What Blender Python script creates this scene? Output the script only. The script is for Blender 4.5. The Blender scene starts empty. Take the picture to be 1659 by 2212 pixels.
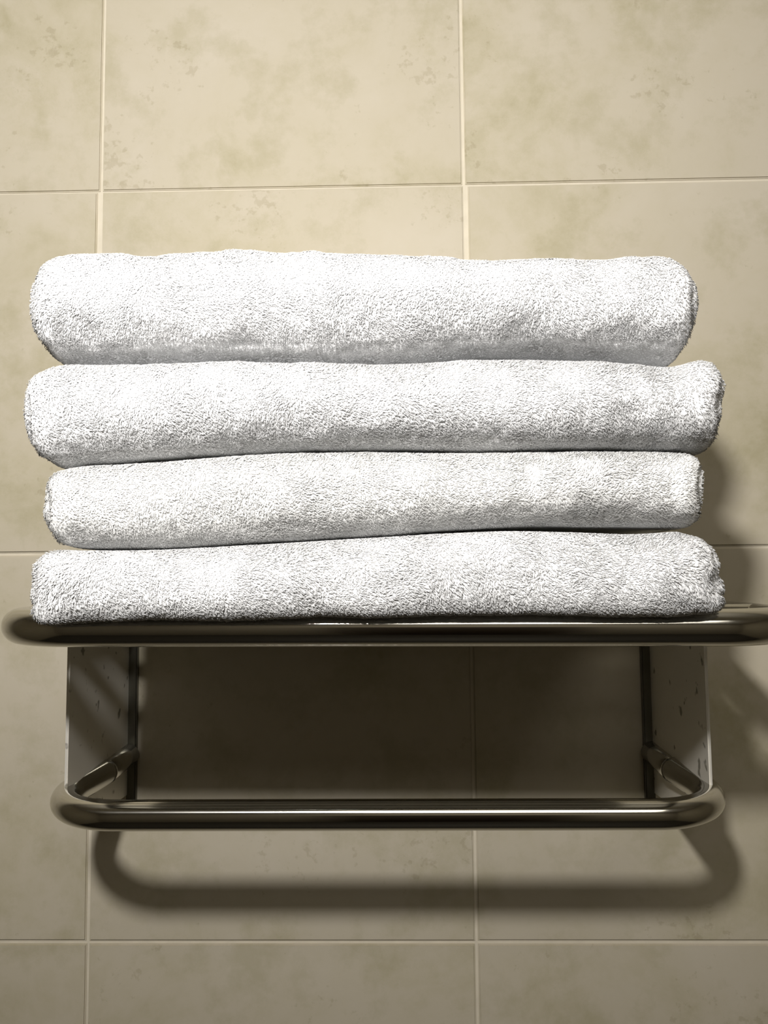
import bpy, math
import numpy as np
from mathutils import Matrix, Vector

# ------------------------------------------------------------------ camera
S = bpy.context.scene
C = S.collection
Z0 = 2.10                                    # height of the upper tile joint above the floor
YAW, PIT, ROL = 0.02040442, 0.07539301, 0.0091242
CAM = np.array([0.24513232, -0.63470365, Z0 - 0.31710358])
FPX = 1720.0
def _rot():
    cy, sy = math.cos(YAW), math.sin(YAW); cp, sp = math.cos(PIT), math.sin(PIT); cr, sr = math.cos(ROL), math.sin(ROL)
    Rz = np.array([[cy, -sy, 0], [sy, cy, 0], [0, 0, 1]]); Rx = np.array([[1, 0, 0], [0, cp, -sp], [0, sp, cp]])
    Ry = np.array([[cr, 0, sr], [0, 1, 0], [-sr, 0, cr]])
    return Rz @ Rx @ Ry
M = _rot()
cd = bpy.data.cameras.new('camera'); cam = bpy.data.objects.new('camera', cd); C.objects.link(cam)
cd.sensor_fit = 'VERTICAL'; cd.sensor_height = 36; cd.lens = FPX / 2212 * 36; cd.clip_start = 0.01
mw = Matrix.Identity(4)
for i in range(3):
    mw[i][0] = M[i, 0]; mw[i][1] = M[i, 2]; mw[i][2] = -M[i, 1]; mw[i][3] = CAM[i]
cam.matrix_world = mw
S.camera = cam

# ------------------------------------------------------------------ world, lamp, exposure
FILL_W = 9.0                                # power of the added fill light behind the camera
w = bpy.data.worlds.new('world'); S.world = w; w.use_nodes = True
w.node_tree.nodes['Background'].inputs[0].default_value = (1.0, 0.93, 0.82, 1)
w.node_tree.nodes['Background'].inputs[1].default_value = 0.02
S.view_settings.view_transform = 'Standard'; S.view_settings.look = 'None'
S.view_settings.gamma = 1; S.view_settings.use_curve_mapping = False
S.view_settings.exposure = 0.0
S.cycles.diffuse_bounces = 8
LAMP = Vector((0.120, -0.790, Z0 + 0.010))    # spotlight head in front of the wall
AIM = Vector((0.15, 0.0, Z0 + 0.14))
ld = bpy.data.lights.new('spot_beam', 'SPOT'); LIGHT = bpy.data.objects.new('spot_beam', ld); C.objects.link(LIGHT)
ld.energy = 31.5; ld.color = (1.0, 0.975, 0.945); ld.spot_size = math.radians(165); ld.spot_blend = 1.0; ld.shadow_soft_size = 0.030
LIGHT.location = LAMP; LIGHT.rotation_euler = (AIM - LAMP).to_track_quat('-Z', 'Y').to_euler()

def wp(u, v, Y):
    """point on the plane y = Y that the picture shows at (u, v)"""
    d = M @ np.array([(u - 829.5) / FPX, 1.0, -(v - 1106) / FPX])
    return CAM + d * ((Y - CAM[1]) / d[1])

# ------------------------------------------------------------------ helpers
def tag(o, label=None, cat=None, group=None, kind=None):
    if label: o['label'] = label
    if cat: o['category'] = cat
    if group: o['group'] = group
    if kind: o['kind'] = kind
    return o

def mesh_obj(name, verts, faces, mat, parent=None, smooth=True, uv=None):
    me = bpy.data.meshes.new(name)
    me.from_pydata([tuple(map(float, v)) for v in verts], [], [tuple(f) for f in faces])
    if uv is not None:
        l = me.uv_layers.new(name='UVMap')
        for i, lp in enumerate(me.loops):
            l.data[i].uv = uv[i]
    if smooth:
        me.polygons.foreach_set('use_smooth', [True] * len(me.polygons))
    me.materials.append(mat)
    o = bpy.data.objects.new(name, me); C.objects.link(o)
    if parent: o.parent = parent
    return o

def big_mesh(name, V, F, mat, parent=None, smooth=True):
    """V (n,3) float, F (m,k) int, built fast"""
    me = bpy.data.meshes.new(name)
    n, (m, k) = len(V), F.shape
    me.vertices.add(n); me.vertices.foreach_set('co', np.ascontiguousarray(V, np.float32).ravel())
    me.loops.add(m * k); me.loops.foreach_set('vertex_index', np.ascontiguousarray(F, np.int32).ravel())
    me.polygons.add(m)
    me.polygons.foreach_set('loop_start', np.arange(0, m * k, k, dtype=np.int32))
    me.polygons.foreach_set('use_smooth', np.full(m, smooth))
    me.materials.append(mat)
    me.update(calc_edges=True)
    o = bpy.data.objects.new(name, me); C.objects.link(o)
    if parent: o.parent = parent
    return o

def box(name, x0, x1, y0, y1, z0, z1, mat, parent=None, bev=0.0):
    import bmesh
    bm = bmesh.new()
    bmesh.ops.create_cube(bm, size=1)
    for v in bm.verts:
        v.co = Vector(((x0 + x1) / 2 + v.co.x * (x1 - x0), (y0 + y1) / 2 + v.co.y * (y1 - y0), (z0 + z1) / 2 + v.co.z * (z1 - z0)))
    if bev:
        bmesh.ops.bevel(bm, geom=bm.edges[:], offset=bev, segments=2, affect='EDGES')
    me = bpy.data.meshes.new(name); bm.to_mesh(me); bm.free(); me.materials.append(mat)
    o = bpy.data.objects.new(name, me); C.objects.link(o)
    if parent: o.parent = parent
    return o

def fillet(pts, radii, seg=14):
    """round the inner corners of an open polyline"""
    out = [np.array(pts[0], float)]
    for i in range(1, len(pts) - 1):
        a, b, c = (np.array(pts[j], float) for j in (i - 1, i, i + 1))
        u = (a - b) / np.linalg.norm(a - b); v = (c - b) / np.linalg.norm(c - b)
        ang = math.acos(np.clip(u @ v, -1, 1)); r = radii[i - 1]
        t = r / math.tan(ang / 2)
        bis = (u + v) / np.linalg.norm(u + v); cen = b + bis * r / math.sin(ang / 2)
        p0, p1 = b + u * t, b + v * t
        e0, e1 = (p0 - cen) / r, (p1 - cen) / r
        tot = math.acos(np.clip(e0 @ e1, -1, 1))
        for k in range(seg + 1):
            f = k / seg
            out.append(cen + r * (math.sin((1 - f) * tot) * e0 + math.sin(f * tot) * e1) / math.sin(tot))
    out.append(np.array(pts[-1], float))
    return out

def resample(path, step):
    out = [path[0]]
    for a, b in zip(path[:-1], path[1:]):
        n = max(1, int(np.linalg.norm(b - a) / step))
        out += [a + (b - a) * k / n for k in range(1, n + 1)]
    return out

def tube(name, path, rad, mat, parent=None, n=40, up=(0, 0, 1), cap=0.001):
    """swept round tube with UVs (u along, v around); ends closed with a small bevel"""
    P = [np.array(p, float) for p in path]
    L = [0.0]
    for a, b in zip(P[:-1], P[1:]): L.append(L[-1] + np.linalg.norm(b - a))
    up = np.array(up, float)
    rings = []
    for i, p in enumerate(P):
        t = P[min(i + 1, len(P) - 1)] - P[max(i - 1, 0)]; t /= np.linalg.norm(t)
        s = np.cross(t, up); s /= np.linalg.norm(s); q = np.cross(s, t)
        r = rad(L[i]) if callable(rad) else rad
        rings.append((p, s, q, t, r, L[i]))
    f, l = rings[0], rings[-1]
    rings = [(f[0] - f[3] * 0, f[1], f[2], f[3], f[4] - cap, f[5])] + [(f[0] + f[3] * cap, f[1], f[2], f[3], f[4], f[5] + cap)] + rings[1:-1] \
        + [(l[0] - l[3] * cap, l[1], l[2], l[3], l[4], l[5] - cap)] + [(l[0], l[1], l[2], l[3], l[4] - cap, l[5])]
    V, F, UV = [], [], []
    for p, s, q, t, r, ll in rings:
        for k in range(n):
            a = 2 * math.pi * k / n
            V.append(p + s * r * math.cos(a) + q * r * math.sin(a))
    for i in range(len(rings) - 1):
        for k in range(n):
            k2 = (k + 1) % n
            F.append((i * n + k, i * n + k2, (i + 1) * n + k2, (i + 1) * n + k))
            u0, u1 = rings[i][5], rings[i + 1][5]
            UV += [(u0, k / n), (u0, (k + 1) / n), (u1, (k + 1) / n), (u1, k / n)]
    F.append(tuple(reversed(range(n)))); UV += [(0, k / n) for k in reversed(range(n))]
    b = (len(rings) - 1) * n
    F.append(tuple(range(b, b + n))); UV += [(L[-1], k / n) for k in range(n)]
    return mesh_obj(name, V, F, mat, parent, True, UV)

def extrude(name, outline, x0, x1, mat, parent=None, bev=0.0006, plane='x'):
    """outline in (y, z), thick along x"""
    import bmesh
    bm = bmesh.new()
    a = [bm.verts.new((x0, y, z)) for y, z in outline]
    b = [bm.verts.new((x1, y, z)) for y, z in outline]
    bm.faces.new(a); bm.faces.new(list(reversed(b)))
    n = len(a)
    for i in range(n):
        bm.faces.new((a[i], b[i], b[(i + 1) % n], a[(i + 1) % n]))
    bmesh.ops.recalc_face_normals(bm, faces=bm.faces[:])
    if bev:
        ed = [e for e in bm.edges if abs(e.verts[0].co.x - e.verts[1].co.x) < 1e-7]
        bmesh.ops.bevel(bm, geom=ed, offset=bev, segments=2, affect='EDGES')
    me = bpy.data.meshes.new(name); bm.to_mesh(me); bm.free(); me.materials.append(mat)
    o = bpy.data.objects.new(name, me); C.objects.link(o)
    if parent: o.parent = parent
    return o

def empty(name, loc):
    o = bpy.data.objects.new(name, None); o.empty_display_size = 0.05; o.location = loc; C.objects.link(o); return o

def adopt(root):
    """children were built in world coordinates: keep them there under a moved root"""
    bpy.context.view_layer.update()
    for ch in root.children:
        ch.matrix_parent_inverse = Matrix.Translation(root.location).inverted()

# ------------------------------------------------------------------ materials
def mat_new(name):
    m = bpy.data.materials.new(name); m.use_nodes = True
    nt = m.node_tree; return m, nt, nt.nodes['Principled BSDF']
def N(nt, t, **kw):
    n = nt.nodes.new(t)
    for k, v in kw.items():
        if k.startswith('_'): setattr(n, k[1:], v)
        else: n.inputs[k].default_value = v
    return n
def ramp(nt, src, stops):
    r = nt.nodes.new('ShaderNodeValToRGB'); nt.links.new(src, r.inputs[0])
    e = r.color_ramp.elements
    while len(e) < len(stops): e.new(0.5)
    for i, (p, c) in enumerate(stops):
        e[i].position = p; e[i].color = (*c, 1) if len(c) == 3 else c
    return r

def tile_material():
    m, nt, b = mat_new('beige_stoneware_tile')
    L = nt.links.new
    geo = N(nt, 'ShaderNodeTexCoord'); oi = N(nt, 'ShaderNodeObjectInfo')
    mul = N(nt, 'ShaderNodeVectorMath', _operation='MULTIPLY_ADD')
    L(oi.outputs['Random'], mul.inputs[0]); mul.inputs[1].default_value = (37.0, 11.0, 53.0); L(geo.outputs['Object'], mul.inputs[2])
    big = N(nt, 'ShaderNodeTexNoise', Scale=7.5, Detail=10.0, Roughness=0.70, Distortion=0.25); L(mul.outputs[0], big.inputs['Vector'])
    r1 = ramp(nt, big.outputs['Fac'], [(0.32, (0.405, 0.363, 0.252)), (0.43, (0.458, 0.412, 0.306)), (0.50, (0.482, 0.434, 0.336)), (0.70, (0.505, 0.457, 0.368))])
    off = N(nt, 'ShaderNodeVectorMath', _operation='ADD'); L(mul.outputs[0], off.inputs[0]); off.inputs[1].default_value = (5, 3, 9)
    med = N(nt, 'ShaderNodeTexNoise', Scale=16.0, Detail=9.0, Roughness=0.7); L(off.outputs[0], med.inputs['Vector'])
    r2 = ramp(nt, med.outputs['Fac'], [(0.36, (0.80, 0.80, 0.70)), (0.5, (1, 1, 1))])
    mx = N(nt, 'ShaderNodeMix', _data_type='RGBA', _blend_type='MULTIPLY'); mx.inputs[0].default_value = 0.6
    L(r1.outputs[0], mx.inputs[6]); L(r2.outputs[0], mx.inputs[7])
    sp = N(nt, 'ShaderNodeTexNoise', Scale=130.0, Detail=3.0, Roughness=0.6); L(mul.outputs[0], sp.inputs['Vector'])
    cl = N(nt, 'ShaderNodeTexNoise', Scale=10.0, Detail=4.0); L(off.outputs[0], cl.inputs['Vector'])
    ad = N(nt, 'ShaderNodeMath', _operation='ADD'); L(sp.outputs['Fac'], ad.inputs[0]); L(cl.outputs['Fac'], ad.inputs[1])
    r3 = ramp(nt, ad.outputs[0], [(0.0, (0.72, 0.70, 0.64)), (0.72, (0.78, 0.76, 0.70)), (0.80, (1, 1, 1))])
    mx2 = N(nt, 'ShaderNodeMix', _data_type='RGBA', _blend_type='MULTIPLY'); mx2.inputs[0].default_value = 0.55
    L(mx.outputs[2], mx2.inputs[6]); L(r3.outputs[0], mx2.inputs[7])
    L(mx2.outputs[2], b.inputs['Base Color'])
    b.inputs['Roughness'].default_value = 0.72; b.inputs['Specular IOR Level'].default_value = 0.2
    bp = N(nt, 'ShaderNodeBump', Strength=0.12, Distance=0.0006); L(med.outputs['Fac'], bp.inputs['Height']); L(bp.outputs[0], b.inputs['Normal'])
    return m

def plain(name, col, rough=0.6, metal=0.0, noise=0.0, scale=20, bump=0.0):
    m, nt, b = mat_new(name)
    b.inputs['Roughness'].default_value = rough; b.inputs['Metallic'].default_value = metal
    tc = N(nt, 'ShaderNodeTexCoord'); n = N(nt, 'ShaderNodeTexNoise', Scale=scale, Detail=6.0); nt.links.new(tc.outputs['Object'], n.inputs['Vector'])
    r = ramp(nt, n.outputs['Fac'], [(0.3, tuple(c * (1 - noise) for c in col)), (0.7, col)])
    nt.links.new(r.outputs[0], b.inputs['Base Color'])
    if bump:
        bp = N(nt, 'ShaderNodeBump', Strength=0.5, Distance=bump); nt.links.new(n.outputs['Fac'], bp.inputs['Height']); nt.links.new(bp.outputs[0], b.inputs['Normal'])
    return m

def steel_tube():
    m, nt, b = mat_new('polished_stainless_tube')
    L = nt.links.new
    b.inputs['Base Color'].default_value = (0.56, 0.545, 0.50, 1); b.inputs['Metallic'].default_value = 1
    b.inputs['Roughness'].default_value = 0.17
    b.inputs['Anisotropic'].default_value = 0.85
    tg = N(nt, 'ShaderNodeTangent', _direction_type='UV_MAP'); tg.uv_map = 'UVMap'
    L(tg.outputs[0], b.inputs['Tangent'])
    b.inputs['Anisotropic Rotation'].default_value = 0.0
    tc = N(nt, 'ShaderNodeTexCoord')
    sm = N(nt, 'ShaderNodeTexNoise', Scale=35.0, Detail=5.0); L(tc.outputs['Object'], sm.inputs['Vector'])
    mr = N(nt, 'ShaderNodeMapRange'); L(sm.outputs['Fac'], mr.inputs[0]); mr.inputs[3].default_value = 0.07; mr.inputs[4].default_value = 0.14
    L(mr.outputs[0], b.inputs['Roughness'])
    return m

def steel_plate():
    m, nt, b = mat_new('satin_stainless_plate')
    L = nt.links.new
    tc = N(nt, 'ShaderNodeTexCoord')
    b.inputs['Metallic'].default_value = 0.7
    n = N(nt, 'ShaderNodeTexNoise', Scale=95.0, Detail=2.0, Roughness=0.5); L(tc.outputs['Object'], n.inputs['Vector'])
    r = ramp(nt, n.outputs['Fac'], [(0.29, (0.34, 0.32, 0.27)), (0.35, (0.86, 0.83, 0.76))]); L(r.outputs[0], b.inputs['Base Color'])
    n2 = N(nt, 'ShaderNodeTexNoise', Scale=14.0, Detail=5.0); L(tc.outputs['Object'], n2.inputs['Vector'])
    mr = N(nt, 'ShaderNodeMapRange'); L(n2.outputs['Fac'], mr.inputs[0]); mr.inputs[3].default_value = 0.48; mr.inputs[4].default_value = 0.58
    L(mr.outputs[0], b.inputs['Roughness'])
    return m

def terry(name, col, bump=True):
    m, nt, b = mat_new(name)
    b.inputs['Base Color'].default_value = (*col, 1); b.inputs['Roughness'].default_value = 0.9
    b.inputs['Specular IOR Level'].default_value = 0.25
    b.inputs['Sheen Weight'].default_value = 0.25; b.inputs['Sheen Roughness'].default_value = 0.5
    tc = N(nt, 'ShaderNodeTexCoord'); n = N(nt, 'ShaderNodeTexNoise', Scale=420.0, Detail=3.0); nt.links.new(tc.outputs['Object'], n.inputs['Vector'])
    if bump:
        bp = N(nt, 'ShaderNodeBump', Strength=0.8, Distance=0.0012); nt.links.new(n.outputs['Fac'], bp.inputs['Height']); nt.links.new(bp.outputs[0], b.inputs['Normal'])
    return m

TILE = tile_material()
GROUT = plain('pale_cement_grout', (0.66, 0.60, 0.48), 0.9, noise=0.12, scale=60, bump=0.0004)
STEEL = steel_tube()
PLATE = steel_plate()
DARKSTEEL = plain('dark_steel', (0.16, 0.155, 0.13), 0.3, 1.0, 0.2, 60)
CEIL = plain('white_ceiling_paint', (0.75, 0.72, 0.64), 0.9, noise=0.04, scale=8)
FLOOR = plain('dark_grey_floor', (0.08, 0.072, 0.06), 0.5, noise=0.3, scale=9)
DOOR = plain('dark_wood_door', (0.045, 0.030, 0.020), 0.45, noise=0.4, scale=12)
PAINT = plain('dim_wall_paint', (0.35, 0.32, 0.26), 0.9, noise=0.06, scale=6)

# ------------------------------------------------------------------ numpy noise
def vnoise(P, scale, seed=0):
    """smooth value noise in -1..1"""
    Q = P / scale + seed * 17.31
    I = np.floor(Q).astype(np.int64); F = Q - I; F = F * F * (3 - 2 * F)
    def h(ix, iy, iz):
        n = (ix * 374761393 + iy * 668265263 + iz * 2147483647 + seed * 974711) & 0xffffffff
        n = ((n ^ (n >> 13)) * 1274126177) & 0xffffffff
        n = (n ^ (n >> 16)) & 0xffff
        return n / 32767.5 - 1
    x, y, z = I.T; fx, fy, fz = F.T
    r = 0
    for dx in (0, 1):
        for dy in (0, 1):
            for dz in (0, 1):
                r = r + h(x + dx, y + dy, z + dz) * (fx if dx else 1 - fx) * (fy if dy else 1 - fy) * (fz if dz else 1 - fz)
    return r

# ------------------------------------------------------------------ room shell
X0, X1, YB = -1.50, 2.10, -2.40               # side walls and the wall behind the photographer
ZC = Z0 + 0.60
TH = 0.0085                                   # tile thickness
wall = box('wall_back', X0, X1, 0.0010, 0.10, 0, ZC, GROUT); tag(wall, kind='structure')
wl = box('wall_left', X0 - 0.1, X0, YB, 0.10, 0, ZC, GROUT); tag(wl, kind='structure')
wr = box('wall_right', X1, X1 + 0.1, YB, 0.10, 0, ZC, GROUT); tag(wr, kind='structure')
wf = box('wall_front', X0 - 0.1, X1 + 0.1, YB - 0.1, YB, 0, ZC, PAINT); tag(wf, kind='structure')
fl = box('floor', X0 - 0.1, X1 + 0.1, YB - 0.1, 0.10, -0.1, 0, FLOOR); tag(fl, kind='structure')
ce = box('ceiling', X0 - 0.1, X1 + 0.1, YB - 0.1, 0.10, ZC, ZC + 0.1, CEIL); tag(ce, kind='structure')
dr = box('door_1', 0.0, 0.82, YB - 0.005, YB + 0.03, 0.0, 2.03, DOOR, bev=0.004); tag(dr, kind='structure')
tube('door_handle', [(0.07, YB + 0.028, 1.0), (0.07, YB + 0.07, 1.0), (0.18, YB + 0.07, 1.0)], 0.009, STEEL, dr, 16)

import bmesh
def tile_mesh(w, h):
    bm = bmesh.new(); bmesh.ops.create_cube(bm, size=1)
    for v in bm.verts: v.co = Vector((v.co.x * w, v.co.y * TH + TH / 2, v.co.z * h))
    fr = [e for e in bm.edges if all(v.co.y < 1e-6 for v in e.verts)]
    bmesh.ops.bevel(bm, geom=fr, offset=0.0011, segments=2, affect='EDGES')
    me = bpy.data.meshes.new('tile'); bm.to_mesh(me); bm.free(); me.materials.append(TILE)
    return me
rng = np.random.default_rng(5)
T = 0.300
base_tile = tile_mesh(1, 1)
def tile(x0, x1, z0, z1, parent, lift=0.0, rot=0.0, frame=None):
    """one tile, its face 1 mm or so proud of the joints"""
    w_, h_ = round(x1 - x0, 4), round(z1 - z0, 4)
    key = (w_, h_)
    if key not in TM: TM[key] = tile_mesh(w_, h_)
    o = bpy.data.objects.new('tile', TM[key]); C.objects.link(o); o.parent = parent
    if frame is None:
        o.location = ((x0 + x1) / 2, -lift, (z0 + z1) / 2); o.rotation_euler = (0, rot, 0)
    else:
        side, xx = frame
        o.location = (xx - side * 0.0, (x0 + x1) / 2, (z0 + z1) / 2)
        o.rotation_euler = (0, 0, math.radians(90 if side < 0 else -90))
    return o
TM = {}
# joint edges of the wall behind the rack: column joints 0 and 0.30 are the two that show, per row
vj = {0: {0: (-0.0012, 0.0008), 1: (-0.0010, 0.0014)}, 1: {0: (-0.0034, 0.0010), 1: (-0.0004, 0.0036)},
      2: {0: (-0.0016, 0.0010), 1: (-0.0010, 0.0012)}, 3: {0: (-0.0009, 0.0011), 1: (-0.0012, 0.0012)}}
for r in range(-1, 8):
    for c in range(-5, 7):
        xa, xb = max(c * T, X0), min((c + 1) * T, X1)
        if xb - xa < 0.02: continue
        j = vj.get(r, {})
        l = j.get(c, (-0.0013, 0.0013))[1] if c in (0, 1) else 0.0013
        rr = j.get(c + 1, (-0.0013, 0.0013))[0] if c + 1 in (0, 1) else -0.0013
        zt, zb = Z0 + (1 - r) * T, Z0 - r * T
        # joints of the rows: the upper one is thin, the lower one wide
        gt = {1: 0.0006, 3: 0.0019}.get(r, 0.0011); gb = {0: 0.0006, 2: 0.0006}.get(r, 0.0011)
        if (r, c) in ((0, 1), (1, 1)): gt, gb = (gt + 0.0006 if r == 1 else gt), (gb + 0.0003 if r == 0 else gb)
        o = tile(xa + l, xb + rr, zb + gb, zt - gt, wall, 0.0004 + 0.0005 * rng.random(), 0.0)
        if (r, c) == (0, 1): o.rotation_euler = (0.0003, -0.0012, 0)
for side, xx, par in ((-1, X0, wl), (1, X1, wr)):
    for r in range(-1, 8):
        for c in range(8):
            ya, yb = -T * (c + 1), -T * c
            ya = max(ya, YB)
            tile(ya + 0.0013, yb - 0.0013 - (0.010 if c == 0 else 0), Z0 - r * T + 0.0013, Z0 + (1 - r) * T - 0.0013, par, frame=(side, xx - side * 0.0015))
bpy.data.meshes.remove(base_tile)

# ------------------------------------------------------------------ lamp
dirv = (AIM - LAMP).normalized(); bk = LAMP - dirv * 0.036
lamp = empty('ceiling_spotlight', (LAMP.x, LAMP.y - 0.05, ZC))
tag(lamp, 'small dark spotlight on a thin stem under the ceiling, aimed at the tiled wall', 'lamp')
tube('lamp_head', [bk - dirv * 0.10, bk], 0.036, DARKSTEEL, lamp, 32, cap=0.003)
hx = bk - dirv * 0.05
tube('stem', [(hx.x, hx.y, hx.z + 0.03), (hx.x, hx.y, ZC - 0.01)], 0.006, DARKSTEEL, lamp, 16, up=(1, 0, 0))
tube('ceiling_rose', [(hx.x, hx.y, ZC - 0.018), (hx.x, hx.y, ZC)], 0.045, DARKSTEEL, lamp, 32, up=(1, 0, 0))
adopt(lamp)

pa = bpy.data.lights.new('fill_light', 'AREA'); po = bpy.data.objects.new('fill_light', pa); C.objects.link(po)  # unseen area light, added to lift the ambient level behind the rack
pa.shape = 'SQUARE'; pa.size = 0.90; pa.energy = FILL_W; pa.color = (1.0, 0.95, 0.85)
po.location = (0.55, -1.65, ZC - 0.016)
pf = box('fill_panel', 0.08, 1.02, -2.12, -1.18, ZC - 0.014, ZC, CEIL, bev=0.002)  # made-up housing for the fill light
tag(pf, 'square white fill-light panel added under the ceiling, out of view', 'lamp')

# ------------------------------------------------------------------ towel rack
rack = empty('towel_rack', (0.234, 0.0, Z0 - 0.44))
tag(rack, 'wall-mounted stainless steel towel rack, tubular shelf rail above a lower U-shaped bar', 'towel rack')
RU = 0.0096                                   # radius of the shelf rail
zl, zr = Z0 - 0.3447, Z0 - 0.3470             # left and right heights of the shelf rail
xl, xr, yu = 0.0295, 0.4530, -0.219
up_path = fillet([(xl, -0.001, zl), (xl, yu, zl), (xr, yu - 0.002, zr), (xr, -0.001, zr)], [0.044, 0.044], 18)
tube('shelf_rail', resample(up_path, 0.006), RU, STEEL, rack, 48)
for k, yy in enumerate((-0.050, -0.105, -0.160)):
    tube('shelf_rod', [(xl, yy, zl + 0.004), (xr, yy, zr + 0.004)], 0.0055, STEEL, rack, 20)
# lower bar: stubs from the wall, a seam, then the bent tube
RB = 0.0090
xa, xb = 0.0310, 0.4370
lo = fillet([(xa, -0.052, Z0 - 0.4590), (xa - 0.0115, -0.145, Z0 - 0.4620), (xb + 0.0095, -0.145, Z0 - 0.4622), (xb, -0.052, Z0 - 0.4590)], [0.045, 0.045], 18)
tube('lower_bar', resample(lo, 0.005), RB, STEEL, rack, 48)
for x_ in (xa, xb):
    s_ = 1 if x_ == xa else -1
    tube('bar_socket', [(x_, -0.004, Z0 - 0.4570), (x_, -0.0515, Z0 - 0.4590)], 0.0083, STEEL, rack, 32)
# side plates standing out from the wall, joining rail and bar
def plate_outline(d):
    return [(-0.0006, Z0 - 0.3395), (-0.118, Z0 - 0.3425), (-0.1185, Z0 - 0.455), (-0.117, Z0 - 0.467), (-0.111, Z0 - 0.4765 - d * 0.6), (-0.100, Z0 - 0.4825 - d),
            (-0.085, Z0 - 0.4855 - d * 1.1), (-0.050, Z0 - 0.4865 - d), (-0.0006, Z0 - 0.4885)]
for x_, s_ in ((0.0305, -1), (0.4378, 1)):
    extrude('side_plate', plate_outline(0.0 if s_ < 0 else 0.0), min(x_, x_ + s_ * 0.002), max(x_, x_ + s_ * 0.002), PLATE, rack, 0.0005)
    a_, b_ = (x_ - 0.001, x_ + 0.0065) if s_ < 0 else (x_ - 0.0065, x_ + 0.001)
    box('wall_flange', a_, b_, -0.0055, -0.0002, Z0 - 0.4935, Z0 - 0.3400, DARKSTEEL, rack, 0.0008)
    # small dark grub screw below the arm
    tube('grub_screw', [(x_ - s_ * 0.0, -0.066, Z0 - 0.4765), (x_ - s_ * 0.0022, -0.066, Z0 - 0.4765)], 0.0026, DARKSTEEL, rack, 14, up=(0, 0, 1), cap=0.0005)
for x_, z_ in ((xl, zl), (xr, zr)):
    tube('wall_rose', [(x_, -0.0002, z_), (x_, -0.0045, z_)], 0.018, STEEL, rack, 36)
adopt(rack)

# ------------------------------------------------------------------ towels
def soften(m, mixf=0.75):
    """loose fibres scatter light almost as the cloth under them does: lean the shading normal towards the cloth's"""
    nt = m.node_tree; b = nt.nodes['Principled BSDF']
    at = N(nt, 'ShaderNodeAttribute'); at.attribute_name = 'cloth_normal'
    g = N(nt, 'ShaderNodeNewGeometry')
    mx = N(nt, 'ShaderNodeMix', _data_type='VECTOR'); mx.inputs[0].default_value = mixf
    nt.links.new(g.outputs['Normal'], mx.inputs[4]); nt.links.new(at.outputs['Vector'], mx.inputs[5])
    nz = N(nt, 'ShaderNodeVectorMath', _operation='NORMALIZE'); nt.links.new(mx.outputs[1], nz.inputs[0])
    nt.links.new(nz.outputs[0], b.inputs['Normal'])
    return m
TERRY = terry('white_terry', (0.945, 0.948, 0.955)); PILE = soften(terry('white_terry_pile', (0.968, 0.970, 0.975), False))
TERRY3 = terry('warm_white_terry', (0.935, 0.935, 0.92)); PILE3 = soften(terry('warm_white_terry_pile', (0.962, 0.962, 0.950), False))
YS = -0.205                                   # depth at which the seams between towels are seen
def curve(pts, Y=YS):
    W = np.array([wp(u, v, Y) for u, v in pts]); i = np.argsort(W[:, 0])
    return W[i, 0], W[i, 2]
def smooth_interp(x, X, Z):
    """cubic Hermite through the points, flat beyond them"""
    m = np.gradient(Z, X); x = np.clip(x, X[0], X[-1])
    i = np.clip(np.searchsorted(X, x) - 1, 0, len(X) - 2); h = X[i + 1] - X[i]; t = (x - X[i]) / h
    return (2*t**3-3*t**2+1)*Z[i] + (t**3-2*t**2+t)*h*m[i] + (-2*t**3+3*t**2)*Z[i+1] + (t**3-t**2)*h*m[i+1]

S01 = curve([(90, 556), (140, 551), (200, 547), (270, 547), (320, 553), (400, 546), (500, 543), (700, 545), (850, 553), (1000, 561), (1070, 565), (1200, 557), (1300, 558), (1440, 555), (1500, 560)], -0.209)
B1 = curve([(60, 797), (130, 797), (340, 793), (500, 788), (700, 793), (830, 793), (900, 789), (1000, 779), (1120, 776), (1250, 781), (1350, 784), (1450, 790), (1530, 792)], -0.199)
T2 = curve([(60, 800), (110, 797), (340, 794), (500, 789), (700, 793), (830, 794), (900, 791), (1000, 786), (1120, 785), (1250, 789), (1350, 794), (1450, 797), (1490, 785), (1512, 779), (1560, 782)])
B2 = curve([(60, 1015), (140, 1020), (200, 1011), (300, 1004), (500, 990), (640, 983), (780, 980), (1000, 981), (1200, 979), (1430, 981), (1560, 990)])
T3 = curve([(100, 1022), (150, 1016), (200, 1011), (300, 1005), (500, 991), (640, 984), (780, 981), (1000, 982), (1200, 980), (1430, 982), (1530, 985)])
B3 = curve([(100, 1186), (150, 1188), (250, 1190), (400, 1187), (500, 1181), (700, 1169), (850, 1160), (950, 1151), (1100, 1142), (1300, 1140), (1500, 1144), (1560, 1144)])
T4 = curve([(60, 1184), (115, 1178), (160, 1187), (250, 1190), (400, 1187), (500, 1182), (700, 1170), (850, 1161), (950, 1155), (1100, 1150), (1200, 1152), (1350, 1156), (1450, 1150), (1560, 1152)])
B4x = np.array([0.0, 0.06, 0.12, 0.3, 0.5]); B4 = (B4x, Z0 + np.array([-0.3343, -0.3344, -0.3346, -0.3356, -0.3366]))

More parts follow.
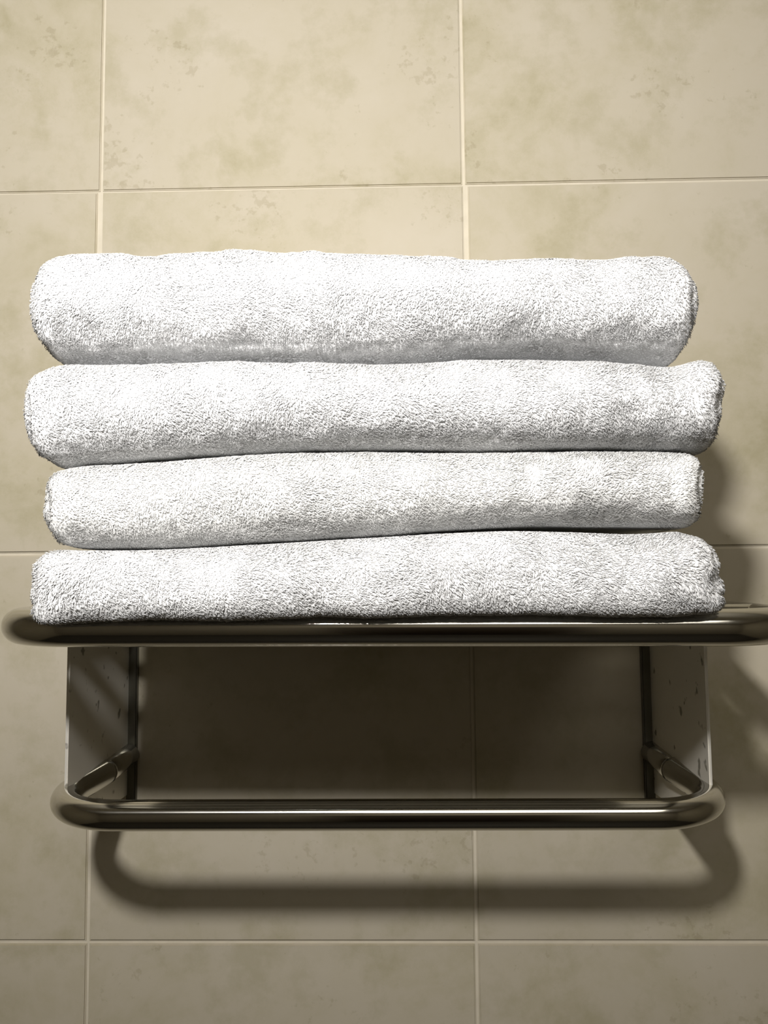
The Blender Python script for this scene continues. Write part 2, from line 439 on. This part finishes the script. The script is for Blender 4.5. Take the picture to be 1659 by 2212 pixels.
def towel(label, top, bot, left, right, yf, a_front, seed, mats, comb, pile_len, smooth_low, droop=None, folds=2, dl=0, dr=0):
    """left/right: list of (zeta, u) - how far the side reaches at each relative height"""
    zl_ = np.array([p[0] for p in left]); ul = np.array([wp(p[1] + dl, 1106, -0.216)[0] for p in left])
    zr_ = np.array([p[0] for p in right]); ur = np.array([wp(p[1] + dr, 1106, -0.216)[0] for p in right])
    yb = -0.016
    # closed cross section, (y, zeta)
    prof = []
    nf = 44
    for k in range(nf + 1):
        th = -math.pi / 2 + math.pi * k / nf
        c, s = math.cos(th), math.sin(th)
        prof.append((yf + a_front - a_front * abs(c) ** 0.9, np.sign(s) * abs(s) ** 0.94))
    y1 = yf + a_front; rb = 0.012
    for k in range(1, 60): prof.append((y1 + (yb - rb - y1) * k / 60, 1.0))
    for k in range(13):
        th = math.pi / 2 - math.pi * k / 12
        prof.append((yb - rb + rb * math.cos(th), math.sin(th)))
    for k in range(1, 60): prof.append((yb - rb + (y1 - yb + rb) * k / 60, -1.0))
    prof = np.array(prof); nt_ = len(prof)
    yc = (yf + yb) / 2
    # rings: cap rings (rho growing), body rings, cap rings
    rows = []
    caps = [0.0, 0.06, 0.12, 0.18, 0.24, 0.30, 0.36, 0.42, 0.48, 0.54, 0.60, 0.66, 0.72, 0.78, 0.84, 0.89, 0.93, 0.96, 0.985]
    rc = 0.017
    def side(rho, which):
        hy = max(0.02, 1.0)
        y = prof[:, 0]; ze = prof[:, 1] * rho
        # shrink towards the medial line: keep length in y, less so near the middle
        ym = np.clip(y, yf + 0.028, yb - 0.02)
        yy = ym + (y - ym) * rho
        tabz, tabx = (zl_, ul) if which < 0 else (zr_, ur)
        x = np.interp(ze, tabz, tabx)
        q = np.clip((yf + rc - yy) / rc, 0, 1)
        ins = rc * (1 - np.sqrt(np.clip(1 - q * q, 0, 1)))
        q2 = np.clip((yy - (yb - rc)) / rc, 0, 1)
        ins = ins + rc * (1 - np.sqrt(np.clip(1 - q2 * q2, 0, 1)))
        e = np.clip((rho - 0.72) / 0.28, 0, 1)
        edge = 0.007 * (1 - np.sqrt(np.clip(1 - e * e, 0, 1)))       # rounded rim
        groove = 0.0045 * np.exp(-((abs(np.cos(math.pi * folds * rho))) / 0.28) ** 2)
        return x - which * (ins + edge + (groove if rho < 0.95 else 0)), yy, ze
    for rho in caps: rows.append(side(rho, -1))
    xl_, yl_, zl2 = side(1.0, -1); xr_, yr_, zr2 = side(1.0, 1)
    nb = 215
    for k in range(nb + 1):
        f = k / nb
        rows.append((xl_ + (xr_ - xl_) * f, yl_, zl2))
    for rho in reversed(caps): rows.append(side(rho, 1))
    nr = len(rows)
    X = np.array([r[0] for r in rows]); Y = np.array([r[1] for r in rows]); ZE = np.array([r[2] for r in rows])
    zt = smooth_interp(X, *top) - (0 if top is S01 else 0.0009); zb = smooth_interp(X, *bot) + 0.0009
    Z = (zt + zb) / 2 + ZE * (zt - zb) / 2
    if droop is not None:
        dr_ = np.interp(X, *droop)
        q = np.clip((yf + 0.022 - Y) / 0.018, 0, 1); q = q * q * (3 - 2 * q)
        Z = Z - dr_ * q * np.clip(0.55 - 0.45 * ZE, 0, 1)
    V = np.stack([X, Y, Z], -1)
    # normals from the grid
    def normals(V):
        du = np.gradient(V, axis=0); dv = np.roll(V, -1, 1) - np.roll(V, 1, 1)
        n = np.cross(dv, du); n /= np.linalg.norm(n, axis=-1, keepdims=True) + 1e-12
        return n
    n = normals(V)
    cen = V.mean((0, 1))
    if ((V - cen) * n).sum() < 0: n = -n
    P = V.reshape(-1, 3)
    soft = np.clip((yb + 0.0 - Y) / 0.1, 0.25, 1)
    flat = np.clip((1 - np.abs(ZE)) / 0.15, 0, 1)
    if top is S01: flat = np.where(ZE > 0.5, 1.0, flat)
    if droop is not None: flat = np.where((ZE < -0.5) & (Y > -0.2315), 0.0, flat)
    d = 0.0017 * vnoise(P * [1, 1, 2.0], 0.055, seed) + 0.0012 * vnoise(P, 0.021, seed + 3) + 0.0007 * vnoise(P, 0.009, seed + 5) + 0.00035 * vnoise(P, 0.0035, seed + 7)
    d = d.reshape(X.shape) * soft * flat
    if droop is not None: d = np.where(ZE < 0, d * (1 + 0.7 * ZE), d)
    d[:2] *= 0.2; d[-2:] *= 0.2
    V = V + n * d[..., None]
    n = normals(V)
    if ((V - cen) * n).sum() < 0: n = -n
    idx = np.arange(nr * nt_).reshape(nr, nt_)
    A = idx[:-1, :]; B = idx[1:, :]
    F = np.stack([A, np.roll(A, -1, 1), np.roll(B, -1, 1), B], -1).reshape(-1, 4)
    body = big_mesh('bath_towel', V.reshape(-1, 3), F, mats[0])
    # close the two medial slits (degenerate first/last ring lies on the medial line)
    tag(body, label, 'towel', 'white bath towels stacked on the rack')
    # ---- pile: short bent tufts
    r_ = np.random.default_rng(seed + 100)
    Vf = V.reshape(-1, 3); nf_ = n.reshape(-1, 3); ZEf = ZE.reshape(-1)
    q0, q1, q2, q3 = (Vf[F[:, i]] for i in range(4))
    area = 0.5 * np.linalg.norm(np.cross(q2 - q0, q3 - q1), axis=1)
    cz = ZEf[F].mean(1); cy = (q0[:, 1] + q2[:, 1]) / 2
    nrm = nf_[F[:, 0]]
    ring = np.repeat(np.arange(nr - 1), nt_); iscap = (ring < len(caps)) | (ring >= nr - 1 - len(caps))
    front = np.clip((yf + a_front + 0.02 - cy) / 0.01, 0, 1)
    dens = front * 2.1e6 + (1 - front) * np.where((np.abs(cz) > 0.985), 0.04e6 if top is S01 else 0.0, 0.25e6)
    dens = np.where(iscap & (cy < yf + 0.07), 1.1e6, dens); dens = np.where(iscap & (cy >= yf + 0.07), 0.25e6, dens)
    dens = dens * np.where((cz > 0.995), 0.5, 1.0)
    wgt = area * dens; cnt = int(wgt.sum())
    f = r_.choice(len(F), cnt, p=wgt / wgt.sum())
    a, b = r_.random(cnt)[:, None], r_.random(cnt)[:, None]
    pos = q0[f] * (1 - a) * (1 - b) + q1[f] * a * (1 - b) + q2[f] * a * b + q3[f] * (1 - a) * b
    nn = nf_[F[f, 0]] * (1 - a) * (1 - b) + nf_[F[f, 1]] * a * (1 - b) + nf_[F[f, 2]] * a * b + nf_[F[f, 3]] * (1 - a) * b
    nn /= np.linalg.norm(nn, axis=1, keepdims=True) + 1e-9
    zeta = cz[f]
    # lay direction: a swirling field over the cloth plus the towel's own combing
    sw = 1.5 * vnoise(pos, 0.030, seed + 11) + 1.1 * vnoise(pos, 0.008, seed + 13)
    base = np.arctan2(comb[1], comb[0]) + sw
    t = np.stack([np.cos(base), np.zeros(cnt), np.sin(base)], 1) + r_.normal(0, 0.34, (cnt, 3))
    t -= nn * (t * nn).sum(1)[:, None]; t /= np.linalg.norm(t, axis=1, keepdims=True) + 1e-9
    amt = 0.55 + 0.35 * np.clip(vnoise(pos, 0.012, seed + 17) + 0.3, -1, 1)
    ln = pile_len * (0.7 + 0.6 * r_.random(cnt)) * np.where(zeta < smooth_low, 0.62, 1.0) * (0.8 + 0.3 * vnoise(pos, 0.02, seed + 19))
    lift = np.where(zeta < smooth_low, 0.8, 1.0)[:, None]
    rad = 0.00017 * (0.7 + 0.6 * r_.random(cnt))
    d1 = nn * (0.85 * lift) + t * (0.5 + amt[:, None] * 0.5); d1 /= np.linalg.norm(d1, axis=1, keepdims=True)
    d2 = nn * 0.10 + t * (0.6 + amt[:, None]) + r_.normal(0, 0.2, (cnt, 3)); d2 /= np.linalg.norm(d2, axis=1, keepdims=True)
    p0 = pos - nn * 0.0003; p1 = pos + d1 * ln[:, None] * 0.5; p2 = p1 + d2 * ln[:, None] * 0.5
    # neighbouring cloth flattens the pile inside the stack
    inside = pos[:, 1] > yf + a_front * 0.5
    hi = smooth_interp(pos[:, 0], *top) - 0.0004 + (1.0 if top is S01 else 0.0); lo_ = smooth_interp(pos[:, 0], *bot) + 0.0004
    for p in (p0, p1, p2):
        p[:, 2] = np.minimum(p[:, 2], hi)
        p[:, 2] = np.where((pos[:, 1] > -0.2300) if droop is not None else (zeta > -2), np.maximum(p[:, 2], lo_), p[:, 2])
        if droop is not None: p[:, 1] = np.where(pos[:, 1] < -0.2300, np.minimum(p[:, 1], -0.2292), p[:, 1])
    s = np.cross(d1, t + nn * 0.3); s /= np.linalg.norm(s, axis=1, keepdims=True) + 1e-9
    u = np.cross(d1, s)
    vs = []
    for p, rr in ((p0, 1.0), (p1, 1.15)):
        for k in range(3):
            an = 2 * math.pi * k / 3
            vs.append(p + (s * math.cos(an) + u * math.sin(an)) * (rad * rr)[:, None])
    vs.append(p2)
    VV = np.stack(vs, 1).reshape(-1, 3)
    base_i = np.arange(cnt)[:, None, None] * 7
    tri = np.array([(0, 1, 4), (0, 4, 3), (1, 2, 5), (1, 5, 4), (2, 0, 3), (2, 3, 5), (3, 4, 6), (4, 5, 6), (5, 3, 6)])[None]
    FF = (base_i + tri).reshape(-1, 3)
    pile = big_mesh('terry_pile', VV, FF, mats[1], body)
    at = pile.data.attributes.new('cloth_normal', 'FLOAT_VECTOR', 'POINT')
    at.data.foreach_set('vector', np.repeat(nn, 7, axis=0).astype(np.float32).ravel())
    pile['kind'] = 'stuff'
    return body

towel('topmost white terry towel, the tallest fold, against the open tiled wall', S01, B1,
      [(-1, 108), (-0.86, 104), (-0.7, 95), (-0.45, 84), (-0.1, 74), (0.3, 74), (0.6, 84), (0.85, 104), (1, 140)],
      [(-1, 1492), (-0.8, 1495), (-0.5, 1503), (-0.1, 1510), (0.35, 1510), (0.65, 1492), (0.85, 1470), (1, 1446)],
      -0.232, 0.034, 1, (TERRY, PILE), (0.4, -1), 0.0022, -0.78, dl=-15, dr=8)
towel('second white towel from the top, the widest, its right end curling up', T2, B2,
      [(-1, 112), (-0.85, 92), (-0.6, 76), (-0.2, 63), (0.2, 56), (0.5, 54), (0.75, 74), (0.9, 95), (1, 122)],
      [(-1, 1548), (-0.8, 1548), (-0.4, 1552), (-0.1, 1556), (0.15, 1562), (0.4, 1562), (0.55, 1554), (0.8, 1545), (1, 1518)],
      -0.236, 0.030, 2, (TERRY, PILE), (0.8, -0.6), 0.0024, -0.8)
towel('third white towel from the top, slightly creamier and set in at its left end', T3, B3,
      [(-1, 152), (-0.8, 124), (-0.5, 110), (-0.1, 103), (0.3, 106), (0.6, 110), (0.85, 122), (1, 152)],
      [(-1, 1510), (-0.7, 1513), (-0.3, 1516), (0.2, 1518), (0.6, 1514), (0.85, 1510), (1, 1498)],
      -0.234, 0.026, 3, (TERRY3, PILE3), (1, -0.35), 0.0026, -0.85)
towel('bottom white towel resting directly on the steel shelf rail', T4, B4,
      [(-1, 82), (-0.8, 66), (-0.4, 62), (0.1, 64), (0.5, 68), (0.8, 84), (1, 118)],
      [(-1, 1556), (-0.8, 1566), (-0.5, 1566), (-0.3, 1560), (-0.05, 1546), (0.25, 1552), (0.6, 1548), (0.85, 1528), (1, 1492)],
      -0.243, 0.024, 4, (TERRY, PILE), (0.7, -0.7), 0.0027, -2,
      droop=(np.array([0.0, 0.05, 0.08, 0.14, 0.3, 0.5]), np.array([0.0150, 0.0150, 0.0125, 0.0102, 0.0095, 0.0084])), dl=34, dr=-31)
